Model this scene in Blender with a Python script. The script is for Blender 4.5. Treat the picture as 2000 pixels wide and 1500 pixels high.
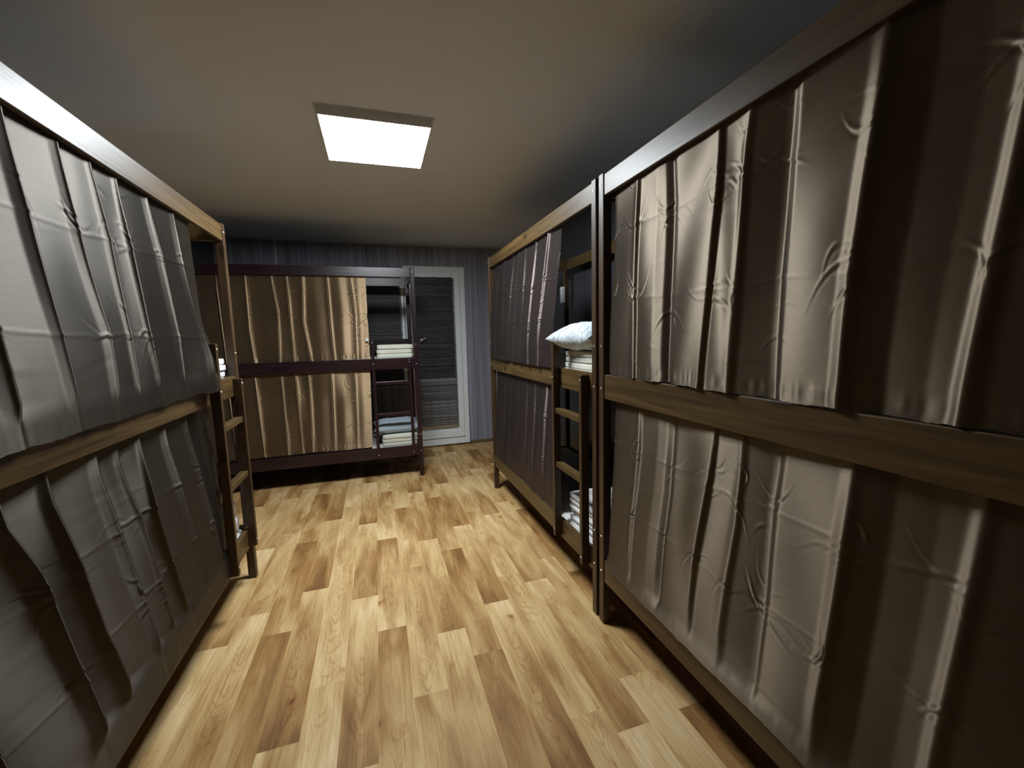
import bpy, bmesh, math, random
import numpy as np
from mathutils import Vector, Matrix, noise as mnoise

for o in list(bpy.data.objects): bpy.data.objects.remove(o)
S = bpy.context.scene
C = S.collection

# ------------------------------------------------------------------ camera
cam_d = bpy.data.cameras.new('camera'); cam = bpy.data.objects.new('camera', cam_d); C.objects.link(cam)
YAW, PITCH, ROLL, FPX = 0.3078, -0.1130, -0.0251, 822.8
cy, sy, cp, sp = math.cos(YAW), math.sin(YAW), math.cos(PITCH), math.sin(PITCH)
fwd = Vector((sy*cp, cy*cp, sp)); right = Vector((cy, -sy, 0)); up = right.cross(fwd)
cr, sr = math.cos(ROLL), math.sin(ROLL)
r2 = right*cr + up*sr; u2 = up*cr - right*sr
m = Matrix((r2, u2, -fwd)).transposed().to_4x4(); m.translation = (0, 0, 1.5)
cam.matrix_world = m
cam_d.sensor_fit = 'HORIZONTAL'; cam_d.sensor_width = 36.0; cam_d.lens = 36.0*FPX/2000.0
cam_d.clip_start = 0.02
S.camera = cam

# ------------------------------------------------------------------ world, exposure
w = bpy.data.worlds.new('World'); S.world = w; w.use_nodes = True
w.node_tree.nodes['Background'].inputs[0].default_value = (0.02, 0.022, 0.03, 1)
w.node_tree.nodes['Background'].inputs[1].default_value = 0.2
S.view_settings.view_transform = 'Standard'; S.view_settings.look = 'None'
S.view_settings.gamma = 1.0; S.view_settings.exposure = 1.2
S.view_settings.use_curve_mapping = False
LAMP_STRENGTH = 32.0
LAMP_COLOR = (0.94, 1.0, 1.04, 1)

# ------------------------------------------------------------------ room numbers (metres)
XLW, XRW, YFW, YBW, ZC = -1.72, 1.94, -1.30, 5.777, 2.727
XR, XL, YB = 1.040, -0.819, 4.594       # front planes of the bunk beds
BL, BW, BH = 2.07, 0.82, 2.240          # bed length, depth, height
ZM, ZB, RH, RT = 1.304, 0.352, 0.119, 0.095

# ------------------------------------------------------------------ node helpers
def new_mat(name):
    m = bpy.data.materials.new(name); m.use_nodes = True
    nt = m.node_tree
    for n in list(nt.nodes): nt.nodes.remove(n)
    out = nt.nodes.new('ShaderNodeOutputMaterial'); b = nt.nodes.new('ShaderNodeBsdfPrincipled')
    nt.links.new(b.outputs[0], out.inputs[0])
    return m, nt, b
def N(nt, t, **kw):
    n = nt.nodes.new(t)
    for k, v in kw.items(): setattr(n, k, v)
    return n
def mapped(nt, scale, coord='Object', rand=True, loc=(0,0,0)):
    tc = N(nt, 'ShaderNodeTexCoord'); mp = N(nt, 'ShaderNodeMapping')
    mp.inputs['Scale'].default_value = scale; mp.inputs['Location'].default_value = loc
    if rand:
        oi = N(nt, 'ShaderNodeObjectInfo'); ml = N(nt, 'ShaderNodeMath', operation='MULTIPLY'); ml.inputs[1].default_value = 37.0
        ad = N(nt, 'ShaderNodeVectorMath', operation='ADD')
        nt.links.new(oi.outputs['Random'], ml.inputs[0]); nt.links.new(tc.outputs[coord], ad.inputs[0]); nt.links.new(ml.outputs[0], ad.inputs[1])
        nt.links.new(ad.outputs[0], mp.inputs[0])
    else: nt.links.new(tc.outputs[coord], mp.inputs[0])
    return mp.outputs[0]
def noise(nt, vec, scale, detail=4, rough=.5, dist=0):
    n = N(nt, 'ShaderNodeTexNoise'); n.inputs['Scale'].default_value = scale; n.inputs['Detail'].default_value = detail
    n.inputs['Roughness'].default_value = rough; n.inputs['Distortion'].default_value = dist
    nt.links.new(vec, n.inputs['Vector']); return n.outputs['Fac']
def ramp(nt, fac, stops, interp='LINEAR'):
    r = N(nt, 'ShaderNodeValToRGB'); r.color_ramp.interpolation = interp
    el = r.color_ramp.elements
    while len(el) < len(stops): el.new(0.5)
    for e, (p, c) in zip(el, stops): e.position = p; e.color = (*c, 1) if len(c) == 3 else c
    nt.links.new(fac, r.inputs[0]); return r.outputs[0]
def mix(nt, a, b, fac, mode='MIX'):
    x = N(nt, 'ShaderNodeMix', data_type='RGBA', blend_type=mode)
    for s, v in ((x.inputs[6], a), (x.inputs[7], b), (x.inputs[0], fac)):
        if hasattr(v, 'is_output'): nt.links.new(v, s)
        else: s.default_value = v if not isinstance(v, tuple) else ((*v, 1) if len(v) == 3 else v)
    return x.outputs[2]
def bump(nt, b, h, strength, dist=.002):
    bp = N(nt, 'ShaderNodeBump'); bp.inputs['Strength'].default_value = strength; bp.inputs['Distance'].default_value = dist
    nt.links.new(h, bp.inputs['Height']); nt.links.new(bp.outputs[0], b.inputs['Normal'])
def plain(name, col, rough=.5, metal=0, spec=.5, var=.08, vs=20, bmp=0.0):
    m, nt, b = new_mat(name)
    v = mapped(nt, (1,1,1)); n = noise(nt, v, vs)
    c = ramp(nt, n, [(0.2, tuple(x*(1-var) for x in col)), (0.8, tuple(min(1, x*(1+var)) for x in col))])
    nt.links.new(c, b.inputs['Base Color'])
    b.inputs['Roughness'].default_value = rough; b.inputs['Metallic'].default_value = metal; b.inputs['Specular IOR Level'].default_value = spec
    if bmp: bump(nt, b, n, bmp)
    return m

# ------------------------------------------------------------------ materials
def wood(name, axis, dark, mid, light, rough=.41, knots=True):
    m, nt, b = new_mat(name)
    sc = [14, 14, 14]; sc[axis] = 1.0
    v = mapped(nt, tuple(sc))
    g = noise(nt, v, 1.6, 6, .6, 1.2)
    sc2 = [60, 60, 60]; sc2[axis] = 2.0
    g2 = noise(nt, mapped(nt, tuple(sc2)), 1.5, 3, .6)
    c = ramp(nt, g, [(.25, dark), (.5, mid), (.75, light)])
    c2 = ramp(nt, g2, [(.3, (.62,.6,.58)), (.6, (1,1,1))])
    c = mix(nt, c, c2, .7, 'MULTIPLY')
    if knots:
        sk = [7, 7, 7]; sk[axis] = 3.2
        vo = N(nt, 'ShaderNodeTexVoronoi'); vo.inputs['Scale'].default_value = 1.0; nt.links.new(mapped(nt, tuple(sk)), vo.inputs['Vector'])
        k = ramp(nt, vo.outputs['Distance'], [(.07, (.22,.14,.10)), (.20, (1,1,1))])
        c = mix(nt, c, k, .75, 'MULTIPLY')
    nt.links.new(c, b.inputs['Base Color'])
    b.inputs['Roughness'].default_value = rough; b.inputs['Specular IOR Level'].default_value = .45
    bump(nt, b, g2, .35, .001)
    return m
BR = ((.042,.025,.009), (.090,.054,.019), (.138,.088,.033))
BR2 = ((.034,.018,.008), (.060,.034,.015), (.092,.054,.024))
DK = ((.010,.004,.006), (.020,.008,.010), (.034,.014,.016))
WOOD = {'brown': [wood('brown_stained_pine_%s' % 'xyz'[a], a, *BR) for a in range(3)],
        'umber': [wood('umber_stained_pine_%s' % 'xyz'[a], a, *BR2) for a in range(3)],
        'dark': [wood('wenge_stained_pine_%s' % 'xyz'[a], a, *DK, rough=.3, knots=False) for a in range(3)]}

def satin(name, col, metal=.85, rough=.50):
    m, nt, b = new_mat(name)
    sc = [260, 260, 900] ; v = mapped(nt, tuple(sc))
    n = noise(nt, v, 1.0, 2, .5)
    n2 = noise(nt, mapped(nt, (3,3,3)), 1.0, 3, .6)
    c = ramp(nt, n2, [(.3, tuple(x*.9 for x in col)), (.7, tuple(x*1.1 for x in col))])
    nt.links.new(c, b.inputs['Base Color'])
    b.inputs['Metallic'].default_value = metal; b.inputs['Roughness'].default_value = rough
    b.inputs['Specular IOR Level'].default_value = .4
    b.inputs['Anisotropic'].default_value = .94
    tg = N(nt, 'ShaderNodeTangent', direction_type='UV_MAP'); tg.uv_map = 'weave'; nt.links.new(tg.outputs[0], b.inputs['Tangent'])
    mp2 = mapped(nt, (16, 16, 70)); n3 = noise(nt, mp2, 1.0, 3, .6)
    mm = N(nt, 'ShaderNodeMath', operation='MULTIPLY_ADD'); mm.inputs[1].default_value = .12
    nt.links.new(n, mm.inputs[0]); nt.links.new(n3, mm.inputs[2])
    bump(nt, b, mm.outputs[0], .22, .002)
    return m
SATIN = satin('brown_satin', (.145, .118, .086))
SATIN_L = satin('shaded_brown_satin', (.078, .068, .055))  # darkened copy of the same satin; dimmer light put into its colour
SATIN_B = satin('golden_brown_satin', (.235, .168, .100))
SATIN_R2 = satin('reflection_tinted_satin', (.125, .100, .098))  # same satin; purplish cast of grazing reflection put into its base colour

def floor_mat():
    m, nt, b = new_mat('oak_print_vinyl')
    at = N(nt, 'ShaderNodeAttribute', attribute_name='tone'); idn = N(nt, 'ShaderNodeAttribute', attribute_name='board')
    tc = N(nt, 'ShaderNodeTexCoord'); ml = N(nt, 'ShaderNodeMath', operation='MULTIPLY'); ml.inputs[1].default_value = 17.3
    cx = N(nt, 'ShaderNodeCombineXYZ'); nt.links.new(idn.outputs['Fac'], ml.inputs[0])
    nt.links.new(ml.outputs[0], cx.inputs[0]); nt.links.new(ml.outputs[0], cx.inputs[1])
    def vec(scale):
        mp = N(nt, 'ShaderNodeMapping'); mp.inputs['Scale'].default_value = scale
        ad = N(nt, 'ShaderNodeVectorMath', operation='ADD')
        nt.links.new(tc.outputs['Object'], ad.inputs[0]); nt.links.new(cx.outputs[0], ad.inputs[1]); nt.links.new(ad.outputs[0], mp.inputs[0]); return mp.outputs[0]
    # base tone
    blotch = noise(nt, vec((9, 1.6, 1)), 1.2, 4, .55, .6)
    mx = N(nt, 'ShaderNodeMath', operation='MULTIPLY_ADD'); mx.inputs[1].default_value = .72
    sb = N(nt, 'ShaderNodeMath', operation='MULTIPLY_ADD'); sb.inputs[1].default_value = 1.5; sb.inputs[2].default_value = -.58
    nt.links.new(blotch, sb.inputs[0]); nt.links.new(at.outputs['Fac'], mx.inputs[0]); nt.links.new(sb.outputs[0], mx.inputs[2])
    c = ramp(nt, mx.outputs[0], [(.0, (.74,.55,.30)), (.3, (.60,.41,.185)), (.7, (.37,.205,.072)), (1.0, (.22,.110,.036))])
    # long fine grain
    fine = noise(nt, vec((70, 2.2, 1)), 1.5, 5, .65, .4)
    cf = ramp(nt, fine, [(.34, (.72,.62,.48)), (.50, (1,1,1)), (.75, (1.04,1.04,1.04))])
    c = mix(nt, c, cf, .75, 'MULTIPLY')
    # cathedral figure: nested arches along each board
    def M(op, a, b_=None, c_=None):
        n = N(nt, 'ShaderNodeMath', operation=op)
        for q, v in zip(n.inputs, (a, b_, c_)):
            if v is None: continue
            if hasattr(v, 'is_output'): nt.links.new(v, q)
            else: q.default_value = v
        return n.outputs[0]
    ac = N(nt, 'ShaderNodeAttribute', attribute_name='across').outputs['Fac']
    wob = noise(nt, vec((5, 2.5, 1)), 1.0, 3, .55)
    wob2 = noise(nt, vec((22, 7, 1)), 1.0, 2, .5)
    sx = M('ADD', ac, M('MULTIPLY_ADD', wob, 1.6, -.8)); x2 = M('MULTIPLY', sx, sx)
    sep = N(nt, 'ShaderNodeSeparateXYZ'); nt.links.new(tc.outputs['Object'], sep.inputs[0])
    fy = M('MULTIPLY_ADD', sep.outputs[1], 13.0, M('MULTIPLY_ADD', x2, -5.5, M('MULTIPLY', wob2, 2.6)))
    fr = M('FRACT', M('ADD', fy, ml.outputs[0])); 
    line = ramp(nt, fr, [(.0, (1,1,1)), (.30, (.97,.95,.92)), (.55, (.70,.60,.48)), (.64, (.98,.97,.95)), (1, (1,1,1))])
    mask = ramp(nt, noise(nt, vec((1.2, 1.5, 1)), 1.0, 1, .5), [(.47, (0,0,0)), (.56, (1,1,1))])
    edge = M('SUBTRACT', 1.0, M('SMOOTH_MIN', 1.0, M('MULTIPLY', x2, .9), .1))
    c = mix(nt, c, mix(nt, (1,1,1), line, M('MULTIPLY', mask, edge)), .75, 'MULTIPLY')
    # knots, only here and there
    vo = N(nt, 'ShaderNodeTexVoronoi'); vo.inputs['Scale'].default_value = 1.0
    dv = N(nt, 'ShaderNodeVectorMath', operation='ADD'); nz = N(nt, 'ShaderNodeTexNoise'); nz.inputs['Scale'].default_value = 4.0; nz.inputs['Detail'].default_value = 4.0
    v7 = vec((8.0, 4.5, 1)); nt.links.new(v7, nz.inputs['Vector']); nt.links.new(v7, dv.inputs[0])
    sc = N(nt, 'ShaderNodeVectorMath', operation='SCALE'); sc.inputs['Scale'].default_value = .55; nt.links.new(nz.outputs['Color'], sc.inputs[0]); nt.links.new(sc.outputs[0], dv.inputs[1])
    nt.links.new(dv.outputs[0], vo.inputs['Vector'])
    ck = ramp(nt, vo.outputs['Distance'], [(.03, (.30,.18,.09)), (.09, (.66,.50,.34)), (.13, (.84,.73,.58)), (.26, (1,1,1))])
    sp_ = N(nt, 'ShaderNodeSeparateColor'); nt.links.new(vo.outputs['Color'], sp_.inputs[0])
    pick = ramp(nt, sp_.outputs[0], [(.48, (0,0,0)), (.50, (1,1,1))])
    c = mix(nt, c, mix(nt, (1,1,1), ck, pick), .85, 'MULTIPLY')
    # thin pale line along the long edges of the boards
    el_ = ramp(nt, M('ABSOLUTE', ac), [(.955, (1,1,1)), (.985, (1.12,1.10,1.04))])
    c = mix(nt, c, el_, .8, 'MULTIPLY')
    nt.links.new(c, b.inputs['Base Color'])
    b.inputs['Roughness'].default_value = .62; b.inputs['Specular IOR Level'].default_value = .22
    bump(nt, b, fine, .08, .001)
    return m
M_FLOOR = floor_mat()

def wallpaper():
    m, nt, b = new_mat('striped_mauve_wallpaper')
    v = mapped(nt, (120, 120, .6), rand=False); n = noise(nt, v, 1.0, 3, .7)
    n2 = noise(nt, mapped(nt, (14, 14, .2), rand=False), 1.0, 2, .5)
    n3 = noise(nt, mapped(nt, (60, 60, 90), rand=False), 1.0, 2, .5)
    c = ramp(nt, n, [(.35, (.19,.192,.235)), (.5, (.29,.295,.35)), (.68, (.44,.45,.52))])
    c = mix(nt, c, ramp(nt, n2, [(.35, (.7,.7,.72)), (.65, (1.1,1.1,1.12))]), .8, 'MULTIPLY')
    c = mix(nt, c, ramp(nt, n3, [(.3, (.8,.8,.8)), (.7, (1,1,1))]), .5, 'MULTIPLY')
    nt.links.new(c, b.inputs['Base Color']); b.inputs['Roughness'].default_value = .55
    bump(nt, b, n, .2, .001); return m
M_PAPER = wallpaper()
M_DARKWALL = plain('dark_glossy_wall_panel', (.040,.043,.052), .28, var=.15, vs=3)
M_CEIL = plain('matt_ceiling_paint', (.77,.82,.88), .75, var=.03, vs=2)
M_WHITE = plain('white_upvc', (.86,.90,.92), .35, var=.03)
M_TRIM = plain('grey_white_trim', (.55,.56,.58), .5)
M_PLASTIC = plain('white_plastic', (.7,.72,.72), .35, var=.03)
M_DARKPL = plain('dark_socket_hole', (.02,.02,.02), .5)
M_SCREW = plain('steel_screw_head', (.75,.76,.78), .3, metal=.6)
M_BLIND = plain('dark_brown_bamboo', (.065,.058,.062), .5, var=.5, vs=25)
M_BLINDBAR = plain('pale_bamboo_bar', (.30,.22,.11), .5, var=.2, vs=30)
M_SKIRT = wood('oak_skirting', 0, (.10,.06,.03), (.17,.11,.055), (.24,.16,.08), rough=.5, knots=False)
M_GREY = plain('grey_sill_paint', (.26,.27,.29), .45)
M_FRAME = plain('lamp_grey_frame', (.75,.77,.78), .45)
def cloth(name, a, bcol=None, stripes=None, rough=.85):
    m, nt, b = new_mat(name)
    n = noise(nt, mapped(nt, (9,9,9)), 1.0, 4, .6)
    c = ramp(nt, n, [(.3, tuple(x*.88 for x in a)), (.7, a)])
    if bcol:
        n2 = noise(nt, mapped(nt, (26, 60, 26)), 1.0, 3, .7, 1.0)
        c = mix(nt, c, bcol, ramp(nt, n2, [(.50, (0,0,0)), (.58, (1,1,1))]))
    nt.links.new(c, b.inputs['Base Color']); b.inputs['Roughness'].default_value = rough
    bump(nt, b, noise(nt, mapped(nt, (30,30,30)), 1.0, 4, .6), .5, .004); return m
M_LINEN = cloth('white_cotton', (.72,.74,.74))
M_PRINT = cloth('white_printed_cotton', (.68,.75,.80), (.30,.36,.42))
M_CREAM = cloth('cream_duvet', (.66,.66,.56))
M_BLUE = cloth('grey_blue_cotton', (.36,.43,.48))
M_PINK = cloth('pinkish_cotton', (.62,.52,.52), (.75,.72,.72))
M_MATT = cloth('mattress_ticking', (.60,.60,.56))

def emis():
    m = bpy.data.materials.new('lit_led_diffuser'); m.use_nodes = True; nt = m.node_tree
    for n in list(nt.nodes): nt.nodes.remove(n)
    out = nt.nodes.new('ShaderNodeOutputMaterial'); e = nt.nodes.new('ShaderNodeEmission')
    e.inputs[0].default_value = LAMP_COLOR; e.inputs[1].default_value = LAMP_STRENGTH
    nt.links.new(e.outputs[0], out.inputs[0]); return m
M_LED = emis()
def glass():
    m, nt, b = new_mat('dark_window_glass')
    b.inputs['Base Color'].default_value = (.85,.9,.9,1); b.inputs['Roughness'].default_value = .03
    b.inputs['Transmission Weight'].default_value = 1.0; b.inputs['IOR'].default_value = 1.45; return m
M_GLASS = glass()

# ------------------------------------------------------------------ object helpers
def link(name, me, mat=None, parent=None, loc=None, rot=None):
    o = bpy.data.objects.new(name, me); C.objects.link(o)
    if mat is not None: me.materials.append(mat)
    if parent is not None: o.parent = parent
    if loc is not None: o.location = loc
    if rot is not None: o.rotation_euler = rot
    return o
def obj(name, bm, mat, parent=None, loc=None, rot=None, smooth=False):
    me = bpy.data.meshes.new(name); bmesh.ops.recalc_face_normals(bm, faces=bm.faces); bm.to_mesh(me); bm.free()
    if smooth:
        for p in me.polygons: p.use_smooth = True
    return link(name, me, mat, parent, loc, rot)
def tag(o, label=None, cat=None, group=None, kind=None):
    if label: o['label'] = label
    if cat: o['category'] = cat
    if group: o['group'] = group
    if kind: o['kind'] = kind
    return o
def empty(name, loc, rz=0, **k):
    o = bpy.data.objects.new(name, None); C.objects.link(o); o.location = loc; o.rotation_euler = (0, 0, rz)
    o.empty_display_size = .1; return tag(o, **k)
def add_box(bm, lo, hi, bev=0.0, seg=2):
    b2 = bmesh.new(); bmesh.ops.create_cube(b2, size=1)
    for v in b2.verts:
        v.co = Vector([(lo[i]+hi[i])/2 + v.co[i]*(hi[i]-lo[i]) for i in range(3)])
    if bev: bmesh.ops.bevel(b2, geom=b2.edges[:], offset=bev, segments=seg, profile=.5, affect='EDGES')
    t = bpy.data.meshes.new('t'); b2.to_mesh(t); b2.free(); bm.from_mesh(t); bpy.data.meshes.remove(t)
def box(name, lo, hi, mat, parent=None, bev=0.0, origin=None):
    """box mesh whose own origin is its lower centre"""
    o3 = Vector(((lo[0]+hi[0])/2, (lo[1]+hi[1])/2, lo[2])) if origin is None else Vector(origin)
    bm = bmesh.new(); add_box(bm, [lo[i]-o3[i] for i in range(3)], [hi[i]-o3[i] for i in range(3)], bev)
    return obj(name, bm, mat, parent, loc=o3)
def add_cyl(bm, p0, p1, r, seg=12, r1=None):
    p0, p1 = Vector(p0), Vector(p1); d = p1-p0
    q = d.to_track_quat('Z', 'Y').to_matrix().to_4x4(); q.translation = (p0+p1)/2
    bmesh.ops.create_cone(bm, cap_ends=True, segments=seg, radius1=r, radius2=r if r1 is None else r1, depth=d.length, matrix=q)
def struct(o): o['kind'] = 'structure'; return o

# ------------------------------------------------------------------ room shell
# floor: vinyl printed with 14.3 cm boards 1.043 m long
def make_floor():
    wd, ln = 0.1433, 1.043
    offs = [.431,.221,.573,.824,.389,.060,.627,.981,.773,.088,.323,.211]
    near = [.5,.4,1.0,.1,.9,.0,.1,.8,.4,.9,.1,.7]
    far_ = [.1,.9,.1,.2,.0,.8,.6,.1,.9,.0,.4,.0]
    x0 = -0.079 - 5*wd + .0015
    verts, faces, tone, board, across = [], [], [], [], []
    rnd = random.Random(4)
    kmin = math.floor((XLW-.1-x0)/wd); kmax = math.ceil((XRW+.1-x0)/wd)
    for k in range(kmin, kmax):
        xa, xb = x0+k*wd, x0+(k+1)*wd; i = k % 12
        xa2, xb2 = max(xa, XLW-.1), min(xb, XRW+.1)
        j = math.floor((YFW-.1-offs[i])/ln)
        while offs[i]+j*ln < YBW+.1:
            a, b_ = offs[i]+j*ln, offs[i]+(j+1)*ln
            a2, b2 = max(a, YFW-.1), min(b_, YBW+.1)
            if b2 > a2:
                n = len(verts); verts += [(xa2,a2,0),(xb2,a2,0),(xb2,b2,0),(xa2,b2,0)]; faces.append((n,n+1,n+2,n+3))
                f = lambda y: near[i]+(far_[i]-near[i])*(y-a)/ln
                dv = rnd.uniform(-.06,.06)
                across += [(xa2-xa)/wd*2-1, (xb2-xa)/wd*2-1, (xb2-xa)/wd*2-1, (xa2-xa)/wd*2-1]
                tone += [f(a2)+dv, f(a2)+dv, f(b2)+dv, f(b2)+dv]; board += [i+ (j%2)*.37]*4
            j += 1
    me = bpy.data.meshes.new('floor'); me.from_pydata(verts, [], faces)
    for nm, vals in (('tone', tone), ('board', board), ('across', across)):
        at = me.attributes.new(nm, 'FLOAT', 'POINT'); at.data.foreach_set('value', vals)
    return struct(link('floor', me, M_FLOOR))
make_floor()
T = .12
struct(box('ceiling', (XLW-T, YFW-T, ZC), (XRW+T, YBW+T, ZC+T), M_CEIL))
struct(box('wall_left', (XLW-T, YFW-T, 0), (XLW, YBW+T, ZC), M_DARKWALL))
struct(box('wall_right', (XRW, YFW-T, 0), (XRW+T, YBW+T, ZC), M_DARKWALL))
struct(box('wall_near', (XLW, YFW-T, 0), (XRW, YFW, ZC), M_DARKWALL))
# back wall with balcony door and window openings
DX0, DX1, DZ1 = .385, 1.188, 2.446
WX0, WX1, WZ0, WZ1 = -1.15, .372, .90, 2.36
bm = bmesh.new()
add_box(bm, (DX1, YBW, 0), (XRW, YBW+T, ZC))
add_box(bm, (XLW, YBW, DZ1), (DX1, YBW+T, ZC))
add_box(bm, (XLW, YBW, 0), (WX0, YBW+T, DZ1))
add_box(bm, (WX1, YBW, 0), (DX0, YBW+T, DZ1))
add_box(bm, (WX0, YBW, 0), (WX1, YBW+T, WZ0)); add_box(bm, (WX0, YBW, WZ1), (WX1, YBW+T, DZ1))
struct(obj('wall_back', bm, M_PAPER))
struct(box('baseboard_back', (DX1+.002, YBW-.018, 0), (XRW, YBW, .045), M_SKIRT, bev=.004))
struct(box('trim_1', (XLW, YBW-.022, ZC-.024), (XRW, YBW, ZC), M_TRIM, bev=.006))
struct(box('trim_2', (-1.097, YBW-.016, 2.10), (-1.067, YBW, ZC-.024), M_TRIM, bev=.003))
# night outside: balcony back wall seen through glass
struct(box('wall_balcony', (XLW, YBW+1.2, 0), (XRW, YBW+1.25, ZC), M_DARKWALL))

# ---- balcony door
door = struct(empty('door_1', ((DX0+DX1)/2, YBW, 0)))
def dbox(name, lo, hi, mat, bev=.004, par=None, root=None):
    root = root or door; L0 = root.location
    o = box(name, lo, hi, mat, None, bev); o.parent = par or root
    if par is None: o.location = o.location - L0
    else: o.location = o.location - L0 - par.location
    return o
def framepart(name, x0, x1, z0, z1, y0, y1, wl, wr, wb, wt, mat, root, bev=.005):
    bm = bmesh.new(); o3 = Vector(((x0+x1)/2, y0, z0))
    def bb(lo, hi): add_box(bm, [lo[i]-o3[i] for i in range(3)], [hi[i]-o3[i] for i in range(3)], bev)
    bb((x0,y0,z0),(x0+wl,y1,z1)); bb((x1-wr,y0,z0),(x1,y1,z1)); bb((x0+wl,y0,z0),(x1-wr,y1,z0+wb)); bb((x0+wl,y0,z1-wt),(x1-wr,y1,z1))
    return obj(name, bm, mat, root, loc=o3-root.location)
framepart('door_frame', DX0, DX1, .02, DZ1, YBW-.012, YBW+.06, .055, .075, .10, .075, M_WHITE, door)
sash = framepart('door_sash', DX0+.052, DX1-.072, .122, DZ1-.072, YBW-.034, YBW+.03, .075, .095, .10, .075, M_WHITE, door)
dbox('door_midrail', (DX0+.12, YBW-.026, .86), (DX1-.16, YBW+.03, .95), M_WHITE)
dbox('door_panel', (DX0+.12, YBW-.004, .22), (DX1-.16, YBW+.02, .86), M_WHITE)
dbox('door_glass', (DX0+.12, YBW-.002, .95), (DX1-.16, YBW+.006, DZ1-.14), M_GLASS, bev=0)
bm = bmesh.new()
add_box(bm, (-.009,-.012,-.022), (.009,0,.022), .003); add_cyl(bm, (0,-.012,0), (0,-.045,0), .009); add_cyl(bm, (0,-.042,0), (.055,-.042,.033), .006, 12, .005)
obj('door_handle', bm, M_TRIM, door, loc=(.565-door.location.x, -.105, 1.475))
# ---- window behind the far bed
win = struct(empty('window_1', ((WX0+WX1)/2, YBW, WZ0)))
framepart('window_frame', WX0, WX1, WZ0, WZ1, YBW-.005, YBW+.06, .05, .05, .06, .06, M_WHITE, win)
dbox('window_pane', (WX0+.05, YBW+.02, WZ0+.06), (WX1-.05, YBW+.026, WZ1-.06), M_GLASS, bev=0, root=win)
dbox('window_mullion', (-.45, YBW+.0, WZ0+.06), (-.39, YBW+.045, WZ1-.06), M_WHITE, root=win)
dbox('window_sill', (WX0-.05, YBW-.13, WZ0-.03), (WX1+.0, YBW+.005, WZ0), M_GREY, root=win)

# ---- bamboo blinds
def blind(name, x0, x1, z0, z1, y, label, seed, head=.012):
    root = empty(name, ((x0+x1)/2, y, z0), label=label, cat='blind')
    rnd = random.Random(seed); bm = bmesh.new(); z = z0+.02; hw = (x1-x0)/2
    while z < z1-.012:
        h = rnd.uniform(.0035,.0065); dx = rnd.uniform(-.003,.003)
        add_box(bm, (-hw+dx, -.0015, z-z0), (hw+dx, .0015, z-z0+h)); z += h + rnd.choice([.0015,.003,.004,.005,.007])
    for k in range(5):
        cx = -hw*.88 + k*hw*.44
        add_box(bm, (cx-.0015, -.003, .01), (cx+.0015, -.0016, z1-z0-.01))
    obj('slats', bm, M_BLIND, root)
    bm = bmesh.new(); add_box(bm, (-hw-.004,-.006,0), (hw+.004,.004,.018), .003); obj('bottom_bar', bm, M_BLINDBAR, root)
    bm = bmesh.new(); add_box(bm, (-hw-.004,-.008,z1-z0-head), (hw+.004,.008,z1-z0+.006), .003); obj('head_rail', bm, M_BLIND, root)
    for k in (-1, 0, 1):
        bm = bmesh.new(); add_cyl(bm, (k*hw*.8,-.004,z1-z0), (k*hw*.8,.0,z1-z0+.035), .004, 8)
        obj('hook', bm, M_DARKPL, root)
    return root
blind('bamboo_blind', .515, 1.030, .285, 2.275, YBW-.060, 'dark bamboo blind hanging over the white balcony door', 1)
blind('bamboo_blind', -1.12, .338, .93, 2.395, YBW-.045, 'dark bamboo blind on the window behind the far bunk bed', 2, .14)  # head rail deepened to hide the lamp's reflection in the pane

# ---- heating pipe under window
rp = empty('heating_pipe', (.085, YBW-.10, 0), label='white heating pipe with side valve under the window behind the far bunk ladder', cat='pipe')
bm = bmesh.new(); add_cyl(bm, (0,0,0), (0,0,.50), .013, 14); obj('riser', bm, M_PLASTIC, rp, smooth=True)
bm = bmesh.new(); add_cyl(bm, (-.07,0,.44), (0,0,.44), .010, 14); add_cyl(bm, (-.085,0,.44), (-.06,0,.44), .016, 14); obj('valve', bm, M_PLASTIC, rp, smooth=True)

# ------------------------------------------------------------------ ceiling lamp
lx0, lx1, ly0, ly1 = -.232, .372, 2.527, 3.137
lamp = empty('ceiling_light', ((lx0+lx1)/2, (ly0+ly1)/2, ZC-.052), label='square white LED panel lamp, lit, mounted on the ceiling', cat='lamp')
bm = bmesh.new(); hx, hy = (lx1-lx0)/2, (ly1-ly0)/2
add_box(bm, (-hx,-hy,.002), (hx,-hy+.010,.051), .002); add_box(bm, (-hx,hy-.010,.002), (hx,hy,.051), .002)
add_box(bm, (-hx,-hy+.010,.002), (-hx+.010,hy-.010,.051), .002); add_box(bm, (hx-.010,-hy+.010,.002), (hx,hy-.010,.051), .002)
obj('lamp_frame', bm, M_FRAME, lamp)
bm = bmesh.new(); add_box(bm, (-hx-.014,-hy-.008,.047), (hx+.014,hy+.008,.0515), .001); obj('mounting_flange', bm, M_FRAME, lamp)
bm = bmesh.new(); add_box(bm, (-hx+.010,-hy+.010,.004), (hx-.010,hy-.010,.010)); obj('lamp_diffuser', bm, M_LED, lamp)

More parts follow.
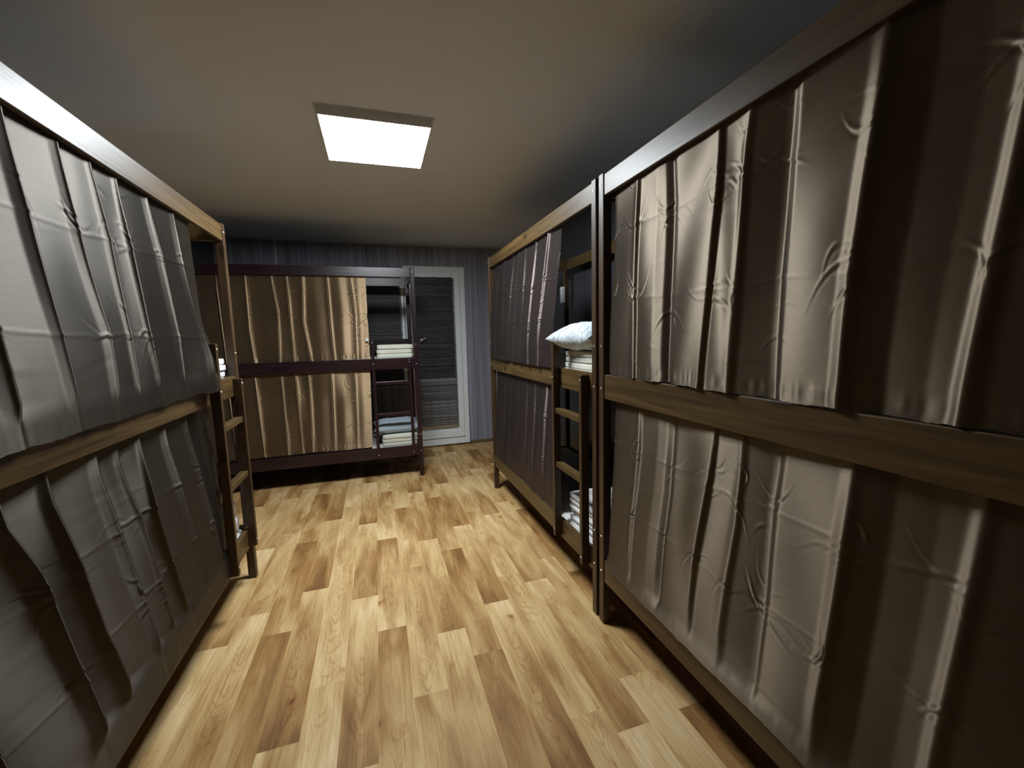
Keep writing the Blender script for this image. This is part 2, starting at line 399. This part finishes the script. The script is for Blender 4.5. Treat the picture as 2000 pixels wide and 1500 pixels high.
# ------------------------------------------------------------------ bunk beds
def screw_mesh():
    bm = bmesh.new(); add_cyl(bm, (0,0,0), (0,-.0025,0), .0058, 12, .0045)
    me = bpy.data.meshes.new('screw'); bm.to_mesh(me); bm.free(); me.materials.append(M_SCREW); return me
SCREW = screw_mesh()
def bunk_bed(loc, rz, label, fam, ladder=True, postfam=None, H=BH):
    """local X runs to 0 at the ladder end, local Y is the depth away from the aisle"""
    W = WOOD[fam]; WP = WOOD[postfam or fam]
    root = empty('bunk_bed', loc, rz, label=label, cat='bunk bed', group=None)
    p = .045
    def b(name, lo, hi, ax, mat=None, bev=.003): return box(name, lo, hi, mat or W[ax], root, bev)
    for x in (-BL, -p):
        for y in (0, BW-p): b('post', (x, y, 0), (x+p, y+p, H), 2, WP[2], .004)
    xa, xb = -BL+p, -p
    t = .022
    for y in (.005, BW-.005-t):
        b('top_rail', (xa, y, H-.008-RT), (xb, y+t, H-.008), 0)
        b('side_rail', (xa, y, ZM-RH), (xb, y+t, ZM), 0)
        b('side_rail', (xa, y, ZB-RH), (xb, y+t, ZB), 0)
    b('guard_rail', (xa, BW-.027, 1.385), (xb, BW-.005, 1.50), 0)
    for x in (-BL+.010, -.010-t):
        for z in (H-.008-RT, ZM-RH, ZB-RH):
            h = RT if z > 2 else RH
            b('end_rail', (x, p, z), (x+t, BW-p, z+h), 1)
    for z in (ZM-.10, ZB-.10):
        b('bunk_base', (xa, .028, z), (xb, BW-.028, z+.016), 0)
    if ladder:
        u = .03; d0, d1 = -.040, .0045
        xs, xt = -.115, -.478      # short and tall uprights (left faces)
        b('ladder_upright', (xt, d0, .245), (xt+u, d1, 1.50), 2, WP[2])
        b('ladder_upright', (xs, d0, .245), (xs+u, d1, 1.29), 2, WP[2])
        for z in (1.062, .728): b('ladder_rung', (xt+u, -.030, z-.032), (xs, .012, z), 0)
        lad = [(xt+u/2, d0, z) for z in (1.47,1.25,.29)] + [(xs+u/2, d0, z) for z in (1.262,.285)]
    else: lad = []
    for q in lad + [(-p/2, 0, z) for z in (H-.05, 1.44, 1.235, .47, .285)] + [(-BL+p/2, 0, z) for z in (H-.05, 1.44, 1.235, .47, .285)]:
        s = bpy.data.objects.new('screw', SCREW); C.objects.link(s); s.parent = root; s.location = q
    return root
R2L, R1L, LLO, BLO = (XR, 1.877, 0), (XR, 1.850-BL, 0), (XL, 2.985, 0), (.421, YB, 0)
bunk_bed(R1L, -math.pi/2, 'tall brown wooden bunk bed nearest on the right, under the closest curtains', 'brown', ladder=False, postfam='umber')
bunk_bed(R2L, -math.pi/2, 'brown wooden bunk bed with ladder on the right, further from the camera', 'brown', postfam='umber')
bunk_bed(LLO, math.pi/2, 'brown wooden bunk bed with ladder along the left side', 'brown', H=2.200, postfam='umber')
bunk_bed(BLO, 0, 'dark purplish-brown wooden bunk bed across the far end by the balcony door', 'dark')

# ------------------------------------------------------------------ curtains
def sstep(x, a, b):
    t = np.clip((x-a)/(b-a), 0, 1); return t*t*(3-2*t)
def curtain(label, side, plane, knots, prof, ztop, zbot, off_top, off_bot, creases, mat, seed=0, amp=1.0, wr=1.0, bulge=None, tagpart=False, hemnoise=.004, soft=0, ridge=0, crest=(.006,.004,.007,.005,.006), front=None):
    """knots: list of polylines [(s,z),...]; prof: list of (knot index t, offset cm towards the aisle)"""
    rng = np.random.default_rng(seed)
    nk = len(knots)
    def sk(i, z):
        P = sorted(knots[i], key=lambda p: p[1]); zz = [p[1] for p in P]; ss = [p[0] for p in P]
        return np.interp(z, zz, ss)
    span = abs(sk(0, 1.5 if ztop > 1.5 else .7)-sk(nk-1, 1.5 if ztop > 1.5 else .7))
    NU = int(span/.0038); NV = int((ztop-zbot)/.0055)
    zs = np.linspace(ztop, zbot, NV+1)
    K = np.array([sk(i, zs) for i in range(nk)])           # nk x NV+1
    # distribute columns by width
    wid = np.abs(np.diff(K.mean(1))); cum = np.concatenate([[0], np.cumsum(wid)]); tt = np.interp(np.linspace(0, cum[-1], NU+1), cum, np.arange(nk))
    i0 = np.clip(tt.astype(int), 0, nk-2); fr = tt-i0
    s = K[i0]*(1-fr)[:, None] + K[i0+1]*fr[:, None]        # NU+1 x NV+1
    Z = np.broadcast_to(zs[None, :], s.shape).copy()
    pd = np.interp(tt, [p[0] for p in prof], [p[1] for p in prof])*.01*amp
    g = np.exp(-.5*(np.arange(-6, 7)/1.15)**2); g /= g.sum()
    pd = np.convolve(np.pad(pd, 6, mode='edge'), g, mode='valid')
    if soft:
        w_ = int(soft/.0038); gs = np.hanning(2*w_+1); gs /= gs.sum()
        pd = np.convolve(np.pad(pd, w_, mode='edge'), gs, mode='valid')
    if soft or ridge:
        sm = K.mean(1)[i0]*(1-fr) + K.mean(1)[i0+1]*fr
        for k in range(1, nk-1): pd = pd + (1 if soft else ridge)* crest[k % len(crest)]*np.exp(-((sm-K.mean(1)[k])/.006)**2)
    vv = (ztop-Z)/(ztop-zbot)
    d = pd[:, None]*(.65+.45*sstep(vv, 0, .35))
    # slow sway of every fold down the drop
    ph = np.interp(tt, np.arange(nk), rng.uniform(0, 6.28, nk))
    if ztop < 1.5: d *= 1-.45*sstep(vv, .78, .95)
    d += .003*wr*np.sin(vv*5.5+ph[:, None])*sstep(vv, 0, .2)
    # broad unevenness of the cloth
    for _ in range(int(16*span/1.4)):
        s0, z0 = rng.uniform(s.min(), s.max()), rng.uniform(zbot, ztop)
        d += rng.uniform(-.005, .005)*wr*np.exp(-((s-s0)/rng.uniform(.05, .12))**2-((Z-z0)/rng.uniform(.09, .25))**2)
    # storage creases
    for (zc, slope, a, sg) in creases:
        jog = np.interp(tt, np.arange(nk), rng.uniform(-.012, .012, nk))
        zc_l = zc + slope*(s-s.mean()) + jog[:, None]
        q = Z-zc_l
        d += a*sg*np.exp(-np.abs(q)/.05)*.32 + a*.42*np.exp(-(q/.0042)**2)
    # puckers: short sharp wrinkles near the folds and creases
    nw = int(60*wr*span/1.4)
    for _ in range(nw):
        k = rng.integers(0, nk)
        zc0 = (creases[rng.integers(0, len(creases))][0] + rng.normal(0, .035)) if (creases and rng.random() < .75) else rng.uniform(zbot+.05, ztop-.05)
        s0 = float(sk(k, zc0)) + rng.normal(0, .022)
        th = rng.normal(.0, .38); L_ = rng.uniform(.022, .07); w_ = rng.uniform(.0024, .005); a_ = rng.uniform(.0010, .0032)*wr
        ds, dz = s-s0, Z-zc0
        p_ = ds*math.cos(th)+dz*math.sin(th); q_ = -ds*math.sin(th)+dz*math.cos(th)
        q_ = q_ - .8*p_*p_/L_*rng.uniform(-1, 1)
        d += a_*np.exp(-(p_/L_)**2)*(np.exp(-(q_/w_)**2)-.5*np.exp(-((q_+w_*2)/(w_*1.3))**2))
    # soft horizontal tension waves
    for _ in range(int(26*wr)):
        zc0 = rng.uniform(zbot, ztop); s0 = rng.uniform(s.min(), s.max()); L_ = rng.uniform(.05, .14); w_ = rng.uniform(.006, .016)
        th = rng.normal(0, .15); ds, dz = s-s0, Z-zc0
        p_ = ds*math.cos(th)+dz*math.sin(th); q_ = -ds*math.sin(th)+dz*math.cos(th)
        d += rng.uniform(-.0014, .0014)*np.exp(-(p_/L_)**2-(q_/w_)**2)
    # hem puckers and wavy lower edge
    hm = np.exp(-((Z-zbot-.03)/.022)**2)
    hn = np.convolve(rng.normal(0, 1, NU+1), np.hanning(9)/4, 'same'); hn2 = np.convolve(rng.normal(0, 1, NU+1), np.hanning(15)/7, 'same')
    d += hm*(hn[:, None]*.0010 + hn2[:, None]*.0014)*wr
    low = np.convolve(rng.normal(0, 1, NU+1+60), np.ones(25)/25, 'same')[30:31+NU]
    Z = Z + (vv**6)*(low*hemnoise*3.0 + hn2*.0012)[:, None]
    off = off_top + (off_bot-off_top)*sstep(vv, 0.0, .9)
    d = np.maximum(d, -.03) - off
    if front is not None:                                   # the hem lies over the face of the rail
        wf = sstep(-Z, -(front+.07), -(front+.004)); q = (d-d.min())/(d.max()-d.min())
        d = d*(1-wf) + wf*(.001+.011*q)
    if bulge is not None: d = d + bulge(s, Z)
    # to world
    if side == 'R': X, Y = plane - d, s
    elif side == 'L': X, Y = plane + d, s
    else: X, Y = s, plane - d
    o3 = np.array([X.mean(), Y.mean(), zbot])
    V = np.stack([X-o3[0], Y-o3[1], Z-o3[2]], -1)
    hemrow = int(NV*(1-.038/(ztop-zbot)))
    def piece(name, r0, r1, parent=None):
        sub = V[:, r0:r1+1]; a, b_ = sub.shape[:2]
        idx = np.arange(a*b_).reshape(a, b_)
        F = np.stack([idx[:-1, :-1], idx[1:, :-1], idx[1:, 1:], idx[:-1, 1:]], -1).reshape(-1, 4)
        if side == 'L': F = F[:, ::-1]
        me = bpy.data.meshes.new(name); me.from_pydata(sub.reshape(-1, 3).tolist(), [], F.tolist())
        me.polygons.foreach_set('use_smooth', [True]*len(me.polygons))
        o = link(name, me, mat, parent)
        uv = me.uv_layers.new(name='weave'); li = np.empty(len(me.loops), dtype=np.int32); me.loops.foreach_get('vertex_index', li)
        co = np.empty(len(me.vertices)*3); me.vertices.foreach_get('co', co); co = co.reshape(-1, 3)[li]
        uv.data.foreach_set('uv', np.stack([co[:, 2], co[:, 0] if side == 'B' else co[:, 1]], -1).astype(np.float32).ravel())
        md = o.modifiers.new('thickness', 'SOLIDIFY'); md.thickness = .0012; md.offset = 0; md.use_rim = False
        return o
    root = piece('satin_curtain', 0, hemrow)
    root.location = o3
    tag(root, label, 'curtain', 'satin curtains hung on the bunk beds')
    piece('hem', hemrow, NV, root)
    if tagpart:
        bm = bmesh.new(); add_box(bm, (-.011,-.004,-.016), (.011,.004,.016), .002)
        e = V[2, int(NV*.80)]
        t = obj('curtain_clip', bm, M_PLASTIC, root, loc=(e[0]-.012, e[1]-.03, e[2]+.012)); t['label'] = 'small white plastic clip at the curtain edge'
    return root

def saw(n, hi, lo=0.0, f=.1):
    return None

P_R1U = [[(1.760,2.144),(1.765,1.315)], [(1.570,2.127),(1.558,1.31)], [(1.361,2.131),(1.343,1.967),(1.34,1.319)], [(1.129,2.123),(1.116,1.953),(1.133,1.633),(1.167,1.31)],
  [(1.011,2.133),(1.021,2.036),(1.028,1.621),(1.038,1.305)], [(.890,2.135),(.894,1.954),(.894,1.646),(.888,1.316)], [(.669,2.131),(.674,1.956),(.694,1.637),(.705,1.307)],
  [(.44,2.13),(.454,1.856),(.469,1.611),(.491,1.304)], [(.23,2.13),(.23,1.3)]]
PR_R1 = [(0,-.3),(.1,0),(.85,1.2),(1,1.7),(1.08,.6),(1.6,1.4),(1.85,.9),(2,-.6),(2.1,.4),(2.85,2.1),(3,2.4),(3.12,1.0),(3.8,1.7),(4,2.2),(4.15,1.0),(4.85,-.9),(5,-1.0),(5.1,.4),(5.85,2.0),(6,3.0),(6.10,1.4),(6.35,-.8),(6.7,-.8),(6.9,-.2),(7,.9),(7.1,-.2),(7.5,-1.0),(8,-.6)]
curtain('brown satin curtain on the upper bunk nearest on the right', 'R', XR, P_R1U, PR_R1, 2.215, 1.306, .036, .012,
        [(1.955,.0,.004,1),(1.632,.02,.004,1)], SATIN, 1, .85, 1.0)
P_R1L = [[(1.755,1.129),(1.765,.281)], [(1.55,1.137),(1.544,.999),(1.571,.678),(1.583,.329)], [(1.335,1.133),(1.334,.865),(1.375,.337)], [(1.116,1.126),(1.125,.999),(1.171,.659),(1.2,.321)],
  [(1.005,1.13),(1.004,.895),(1.031,.6),(1.055,.322)], [(.885,1.129),(.892,1.001),(.89,.689),(.913,.346)], [(.679,1.133),(.685,.969),(.702,.659),(.726,.327)],
  [(.454,1.131),(.462,.979),(.485,.618),(.50,.33)], [(.24,1.13),(.25,.33)]]
curtain('brown satin curtain on the lower bunk nearest on the right', 'R', XR, P_R1L, PR_R1, 1.250, .335, .040, .008,
        [(.985,.0,.005,1),(.690,.0,.004,1)], SATIN, 2, .72, 1.0, front=ZB)
P_LU = [[(2.548,2.087),(2.527,1.684),(2.53,1.467),(2.47,1.239)], [(2.355,2.08),(2.364,1.868),(2.435,1.55),(2.40,1.24)], [(2.128,2.079),(2.152,1.866),(2.188,1.538),(2.20,1.231)],
  [(1.913,2.07),(1.922,1.853),(1.938,1.536),(1.985,1.235)], [(1.771,2.073),(1.8,1.855),(1.823,1.535),(1.833,1.235)], [(1.622,2.072),(1.639,1.862),(1.692,1.54),(1.685,1.235)],
  [(1.428,2.072),(1.443,1.843),(1.465,1.532),(1.493,1.245)], [(1.22,2.07),(1.27,1.45),(1.29,1.249)], [(1.02,2.07),(1.03,1.24)]]
def sawteeth(n, h, low=0.0):
    out = [(0, -.2)]; out += [(.5, .1), (.90, .0)]
    for k in range(1, n):
        out += [(k-.045, low), (k, h[k-1]), (k+.05, h[k-1]*.80), (k+.18, h[k-1]*.45), (k+.5, h[k-1]*.12+.1)]
    return out + [(n, 0)]
PR_L = sawteeth(8, [2.4, 2.2, 2.3, 1.9, 2.1, 2.6, 2.8], -.5)
def l_bulge(s, Z): return .040*sstep(s, 2.22, 2.46)*sstep(-Z, -1.62, -1.38)
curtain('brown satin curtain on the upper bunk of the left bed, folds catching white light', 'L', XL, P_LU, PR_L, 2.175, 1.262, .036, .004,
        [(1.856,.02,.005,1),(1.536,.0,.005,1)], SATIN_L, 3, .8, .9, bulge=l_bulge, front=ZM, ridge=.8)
P_LL = [[(2.56,1.048),(2.56,.221)], [(2.263,1.104),(2.297,.929),(2.371,.453),(2.39,.26)], [(2.056,1.087),(2.092,.891),(2.176,.484),(2.21,.3)], [(1.85,1.099),(1.859,.86),(1.942,.524),(2.036,.249)],
  [(1.726,1.104),(1.777,.879),(1.825,.593),(1.874,.361)], [(1.603,1.106),(1.629,.983),(1.687,.661),(1.778,.224)], [(1.395,1.093),(1.421,.937),(1.467,.661),(1.582,.263)],
  [(1.231,1.092),(1.286,.947),(1.341,.666),(1.416,.315)], [(1.02,1.1),(1.1,.6),(1.16,.26)], [(.97,1.1),(.97,.26)]]
PR_LL = sawteeth(9, [3.2, 3.0, 3.6, 2.6, 3.2, 4.2, 5.0, 4.2], -1.2)
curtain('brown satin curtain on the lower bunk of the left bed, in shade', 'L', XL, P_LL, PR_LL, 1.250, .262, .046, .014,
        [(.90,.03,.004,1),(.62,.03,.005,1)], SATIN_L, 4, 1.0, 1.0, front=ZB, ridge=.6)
P_BU = [[(-.067,2.139),(-.07,1.8),(-.07,1.303)], [(-.22,2.136),(-.2,1.765),(-.209,1.308)], [(-.436,2.132),(-.432,1.671),(-.423,1.306)], [(-.654,2.128),(-.677,1.694),(-.631,1.305)],
  [(-.793,2.125),(-.792,1.73),(-.784,1.301)], [(-.925,2.123),(-.895,1.77),(-.915,1.297)], [(-1.146,2.128),(-1.147,1.614),(-1.126,1.301)], [(-1.38,2.13),(-1.36,1.3)], [(-1.56,2.13),(-1.56,1.3)]]
PR_B = [(0,0),(.5,.6),(.93,.1),(1,1.3),(1.08,.5),(1.5,1.2),(1.93,.2),(2,1.6),(2.06,.6),(2.5,.9),(2.92,.0),(3,1.5),(3.1,.4),(3.5,.0),(3.92,.0),(4,1.4),(4.1,.3),(4.92,.0),(5,1.5),(5.07,.4),(5.6,-.4),(5.94,.0),(6,1.7),(6.06,.2),(6.5,.3),(7,1.4),(7.1,.2),(8,0)]
curtain('golden brown satin curtain on the upper bunk of the far dark bed', 'B', YB, P_BU, PR_B, 2.215, 1.300, .040, .036,
        [(1.98,.0,.004,1),(1.76,.02,.004,1),(1.52,.0,.002,-1)], SATIN_B, 5, 1.0, 1.0, tagpart=True, soft=.04)
P_BL = [[(-.079,1.143),(-.1,.36)], [(-.237,1.135),(-.257,.377)], [(-.459,1.137),(-.476,.378)], [(-.666,1.148),(-.679,.379)], [(-.786,1.144),(-.774,.378)], [(-.911,1.141),(-.904,.377)],
  [(-1.139,1.136),(-1.114,.369)], [(-1.37,1.14),(-1.35,.37)], [(-1.56,1.14),(-1.56,.37)]]
curtain('golden brown satin curtain on the lower bunk of the far dark bed', 'B', YB, P_BL, PR_B, 1.250, .366, .040, .034,
        [(.93,.0,.003,1),(.62,.02,.0035,-1)], SATIN_B, 6, 1.0, 1.0, soft=.04)
P_R2U = [[(2.345,2.124),(2.40,1.303)], [(2.51,2.121),(2.545,1.873),(2.649,1.297)], [(2.745,2.13),(2.758,2.005),(2.789,1.697),(2.842,1.297)], [(2.95,2.1),(2.974,1.822),(3.043,1.298)],
  [(3.10,2.1),(3.12,1.998),(3.191,1.303)], [(3.24,2.1),(3.251,1.791),(3.323,1.309)], [(3.47,2.1),(3.482,1.747),(3.506,1.314)], [(3.67,2.1),(3.684,1.788),(3.724,1.319)], [(3.86,2.136),(3.893,1.312)]]
PR_R2 = [(0,0),(.5,.4),(.9,.3),(1,1.6),(1.1,.5),(1.9,.4),(2,1.5),(2.1,.5),(2.9,.3),(3,1.2),(3.12,.4),(3.9,.4),(4,1.2),(4.12,.4),(4.9,.3),(5,1.2),(5.1,.4),(5.9,.2),(6,1.1),(6.1,.3),(6.9,.2),(7,1.2),(7.1,.3),(8,0)]
curtain('brown satin curtain, tinted plum as by grazing reflection, on the upper bunk beside the ladder on the right', 'R', XR, P_R2U, PR_R2, 2.215, 1.298, .036, -.006,
        [(1.86,.03,.006,1),(1.60,.0,.004,1)], SATIN_R2, 7, 1.35, 1.4)
P_R2L = [[(2.415,1.143),(2.43,.353)], [(2.60,1.1),(2.66,.38)], [(2.696+.12,1.117),(2.85,.383)], [(2.99,1.023),(3.01,.382)], [(3.178,.953),(3.22,.379)], [(3.40,1.1),(3.42,.38)], [(3.561,.896),(3.577,.375)], [(3.85,1.126),(3.84,.364)]]
curtain('brown satin curtain, tinted dark as by grazing reflection, on the lower bunk beside the ladder on the right', 'R', XR, P_R2L, [p for p in PR_R2 if p[0] < 6.95]+[(7,0)], 1.250, .358, .040, .010,
        [(.96,.0,.003,1),(.66,.0,.003,1)], SATIN_R2, 8, 1.3, 1.2)

# ------------------------------------------------------------------ bedding
def soft_slab(bm, c, size, rz=0, seed=0, n=.006, rf=.9):
    """rounded, slightly uneven cloth slab"""
    b2 = bmesh.new(); bmesh.ops.create_cube(b2, size=2)
    bmesh.ops.subdivide_edges(b2, edges=b2.edges[:], cuts=9, use_grid_fill=True)
    hx, hy, hz = [s/2 for s in size]; rot = Matrix.Rotation(rz, 3, 'Z')
    r = min(hz, hx, hy)*rf
    for v in b2.verts:
        p = Vector((v.co.x*hx, v.co.y*hy, v.co.z*hz))
        core = Vector((max(-hx+r, min(hx-r, p.x)), max(-hy+r, min(hy-r, p.y)), max(-hz+r, min(hz-r, p.z))))
        dd = p-core
        if dd.length > 1e-9: p = core + dd.normalized()*r*min(1, max(abs(dd.x), abs(dd.y), abs(dd.z))/r)
        q = p*9 + Vector((seed*3.1, seed*1.7, seed))
        p += Vector((mnoise.noise(q), mnoise.noise(q+Vector((9,0,0))), mnoise.noise(q+Vector((0,9,0)))*.6))*n
        v.co = rot @ p + Vector(c)
    t = bpy.data.meshes.new('t'); b2.to_mesh(t); b2.free(); bm.from_mesh(t); bpy.data.meshes.remove(t)
def folded(name, loc, size, layers, mat, label, cat, rz=0, seed=0, group=None):
    """cloth folded back and forth into a number of layers, with a rounded fold on one side"""
    bm = bmesh.new(); h = size[2]/layers; rnd = random.Random(seed)
    for k in range(layers):
        j = rnd.uniform(-.006,.006)
        soft_slab(bm, (j, rnd.uniform(-.006,.006), h*(k+.5)), (size[0]-rnd.uniform(0,.012), size[1]-rnd.uniform(0,.012), h*(1.04 if layers > 1 else .97)), 0, seed*7+k, .003 if layers > 1 else .004, .55 if layers > 1 else .9)
    o = obj(name, bm, mat, None, loc, (0,0,rz), smooth=True)
    return tag(o, label, cat, group)
def pillow(name, loc, size, mat, label, rot=(0,0,0), seed=0):
    n = 44; V = []; F = []
    for sgn in (1, -1):
        for i in range(n+1):
            for j in range(n+1):
                u, v = -1+2*i/n, -1+2*j/n
                # sides drawn inwards between the corners
                x = u*(1-.09*(1-v*v))*size[0]/2 if abs(u) > 0 else 0
                y = v*(1-.09*(1-u*u))*size[1]/2
                t = max(0, (1-u**4))**.62*max(0, (1-v**4))**.62
                q = Vector((u*3, v*3, seed+sgn)); q2 = Vector((u*9, v*7, seed+sgn*2))
                z = sgn*size[2]/2*t*(1+.10*mnoise.noise(q)) + t*.006*mnoise.noise(q2)
                V.append((x, y, z))
    N1 = (n+1)**2
    for b0, fl in ((0, False), (N1, True)):
        for i in range(n):
            for j in range(n):
                a = b0+i*(n+1)+j; f = (a, a+n+1, a+n+2, a+1); F.append(f[::-1] if fl else f)
    me = bpy.data.meshes.new(name); me.from_pydata(V, [], F)
    bm = bmesh.new(); bm.from_mesh(me); bmesh.ops.remove_doubles(bm, verts=bm.verts[:], dist=.0005); bm.to_mesh(me); bm.free()
    me.polygons.foreach_set('use_smooth', [True]*len(me.polygons))
    o = link(name, me, mat, None, loc, rot); return tag(o, label, 'pillow')
def mattress(x0, x1, y0, y1, z, label):
    bm = bmesh.new(); c = Vector(((x0+x1)/2, (y0+y1)/2, z))
    add_box(bm, (x0-c.x, y0-c.y, 0), (x1-c.x, y1-c.y, .080), .025, 4)
    o = obj('mattress', bm, M_MATT, None, c, smooth=True); tag(o, label, 'mattress')
    # piped seams round the edges
    for zz in (.016, .064):
        b = bmesh.new(); hx, hy = (x1-x0)/2-.001, (y1-y0)/2-.001
        for p, q in (((-hx+.03,-hy),(hx-.03,-hy)), ((-hx+.03,hy),(hx-.03,hy)), ((-hx,-hy+.03),(-hx,hy-.03)), ((hx,-hy+.03),(hx,hy-.03))):
            add_cyl(b, (*p, zz), (*q, zz), .004, 8)
        obj('piping', b, M_MATT, o)
    return o
zm, zb = ZM-.083, ZB-.083
g = .045
mattress(XR+g, XR+BW-g, 1.877+.05, 1.877+BL-.05, zm, 'pale mattress on the upper bunk of the right bed with the ladder')
mattress(XR+g, XR+BW-g, 1.877+.05, 1.877+BL-.05, zb, 'pale mattress on the lower bunk of the right bed with the ladder')
mattress(XR+g, XR+BW-g, 1.85-BL+.05, 1.80, zm, 'pale mattress on the upper bunk nearest on the right')
mattress(XR+g, XR+BW-g, 1.85-BL+.05, 1.80, zb, 'pale mattress on the lower bunk nearest on the right')
mattress(XL-BW+g, XL-g, 2.985-BL+.05, 2.985-.05, zm, 'pale mattress on the upper bunk of the left bed')
mattress(XL-BW+g, XL-g, 2.985-BL+.05, 2.985-.05, zb, 'pale mattress on the lower bunk of the left bed')
mattress(.421-BL+.05, .421-.05, YB+g, YB+BW-g, zm, 'pale mattress on the upper bunk of the far dark bed')
mattress(.421-BL+.05, .421-.05, YB+g, YB+BW-g, zb, 'pale mattress on the lower bunk of the far dark bed')
tm, tb = zm+.080, zb+.080
# right bed, upper bunk
folded('folded_duvet', (XR+.30, 2.155, tm), (.48,.45,.105), 3, M_CREAM, 'cream folded duvet under the printed pillow on the right upper bunk', 'duvet', seed=1)
pillow('pillow', (XR+.235, 2.185, tm+.192), (.56,.46,.17), M_PRINT, 'white printed pillow on the folded duvet, upper bunk behind the right ladder', rot=(.0,-.05,.12), seed=2)
# right bed, lower bunk
for k in range(5):
    folded('folded_sheet', (XR+.205+[0,.006,-.004,.004,0][k], 2.14+[0,.004,-.006,.003,-.003][k], tb+.036*k), (.30,.38,.036), 1, M_LINEN,
           ['lowest', 'second from the bottom', 'middle', 'second from the top', 'topmost'][k]+' white folded sheet of the stack on the right lower bunk', 'sheet', rz=[.02,-.03,.01,.03,-.02][k], seed=10+k, group='folded sheets stacked behind the right ladder')
# far bed
folded('folded_duvet', (.185, YB+.245, tm), (.375,.40,.140), 3, M_CREAM, 'cream folded duvet on the upper bunk of the far dark bed', 'duvet', seed=4)
folded('folded_duvet', (.185, YB+.245, tb), (.375,.40,.120), 3, M_CREAM, 'cream folded duvet under the grey-blue pillow on the far lower bunk', 'duvet', seed=5)
pillow('pillow', (.17, YB+.27, tb+.190), (.52,.42,.13), M_BLUE, 'grey-blue pillow on the folded duvet, lower bunk of the far dark bed', rot=(.05,0,.05), seed=6)
# left bed
folded('folded_duvet', (XL-.215, 2.77, tm), (.34,.32,.11), 3, M_LINEN, 'white folded duvet on the upper bunk of the left bed behind the ladder', 'duvet', seed=7)
folded('crumpled_bedding', (XL-.205, 2.72, tb), (.32,.40,.20), 2, M_PINK, 'pinkish white crumpled bedding on the lower bunk of the left bed', 'bedding', seed=8)

# ------------------------------------------------------------------ socket strip on the wall behind the right bed
so = empty('socket_strip', (XR+BW-.045, 3.915, 1.894), label='white triple socket strip on the back post of the right upper bunk', cat='socket')
bm = bmesh.new(); add_box(bm, (-.035,-.026,-.080), (0,.026,.080), .006); obj('socket_body', bm, M_PLASTIC, so)
for k in (-1,0,1):
    bm = bmesh.new(); add_cyl(bm, (-.0365,0,k*.052), (-.035,0,k*.052), .021, 20); so_ = obj('socket', bm, M_FRAME, so)
    bm = bmesh.new(); add_cyl(bm, (-.0385,-.009,k*.052), (-.0365,-.009,k*.052), .0035, 8); add_cyl(bm, (-.0385,.009,k*.052), (-.0365,.009,k*.052), .0035, 8); obj('pin_hole', bm, M_DARKPL, so_)
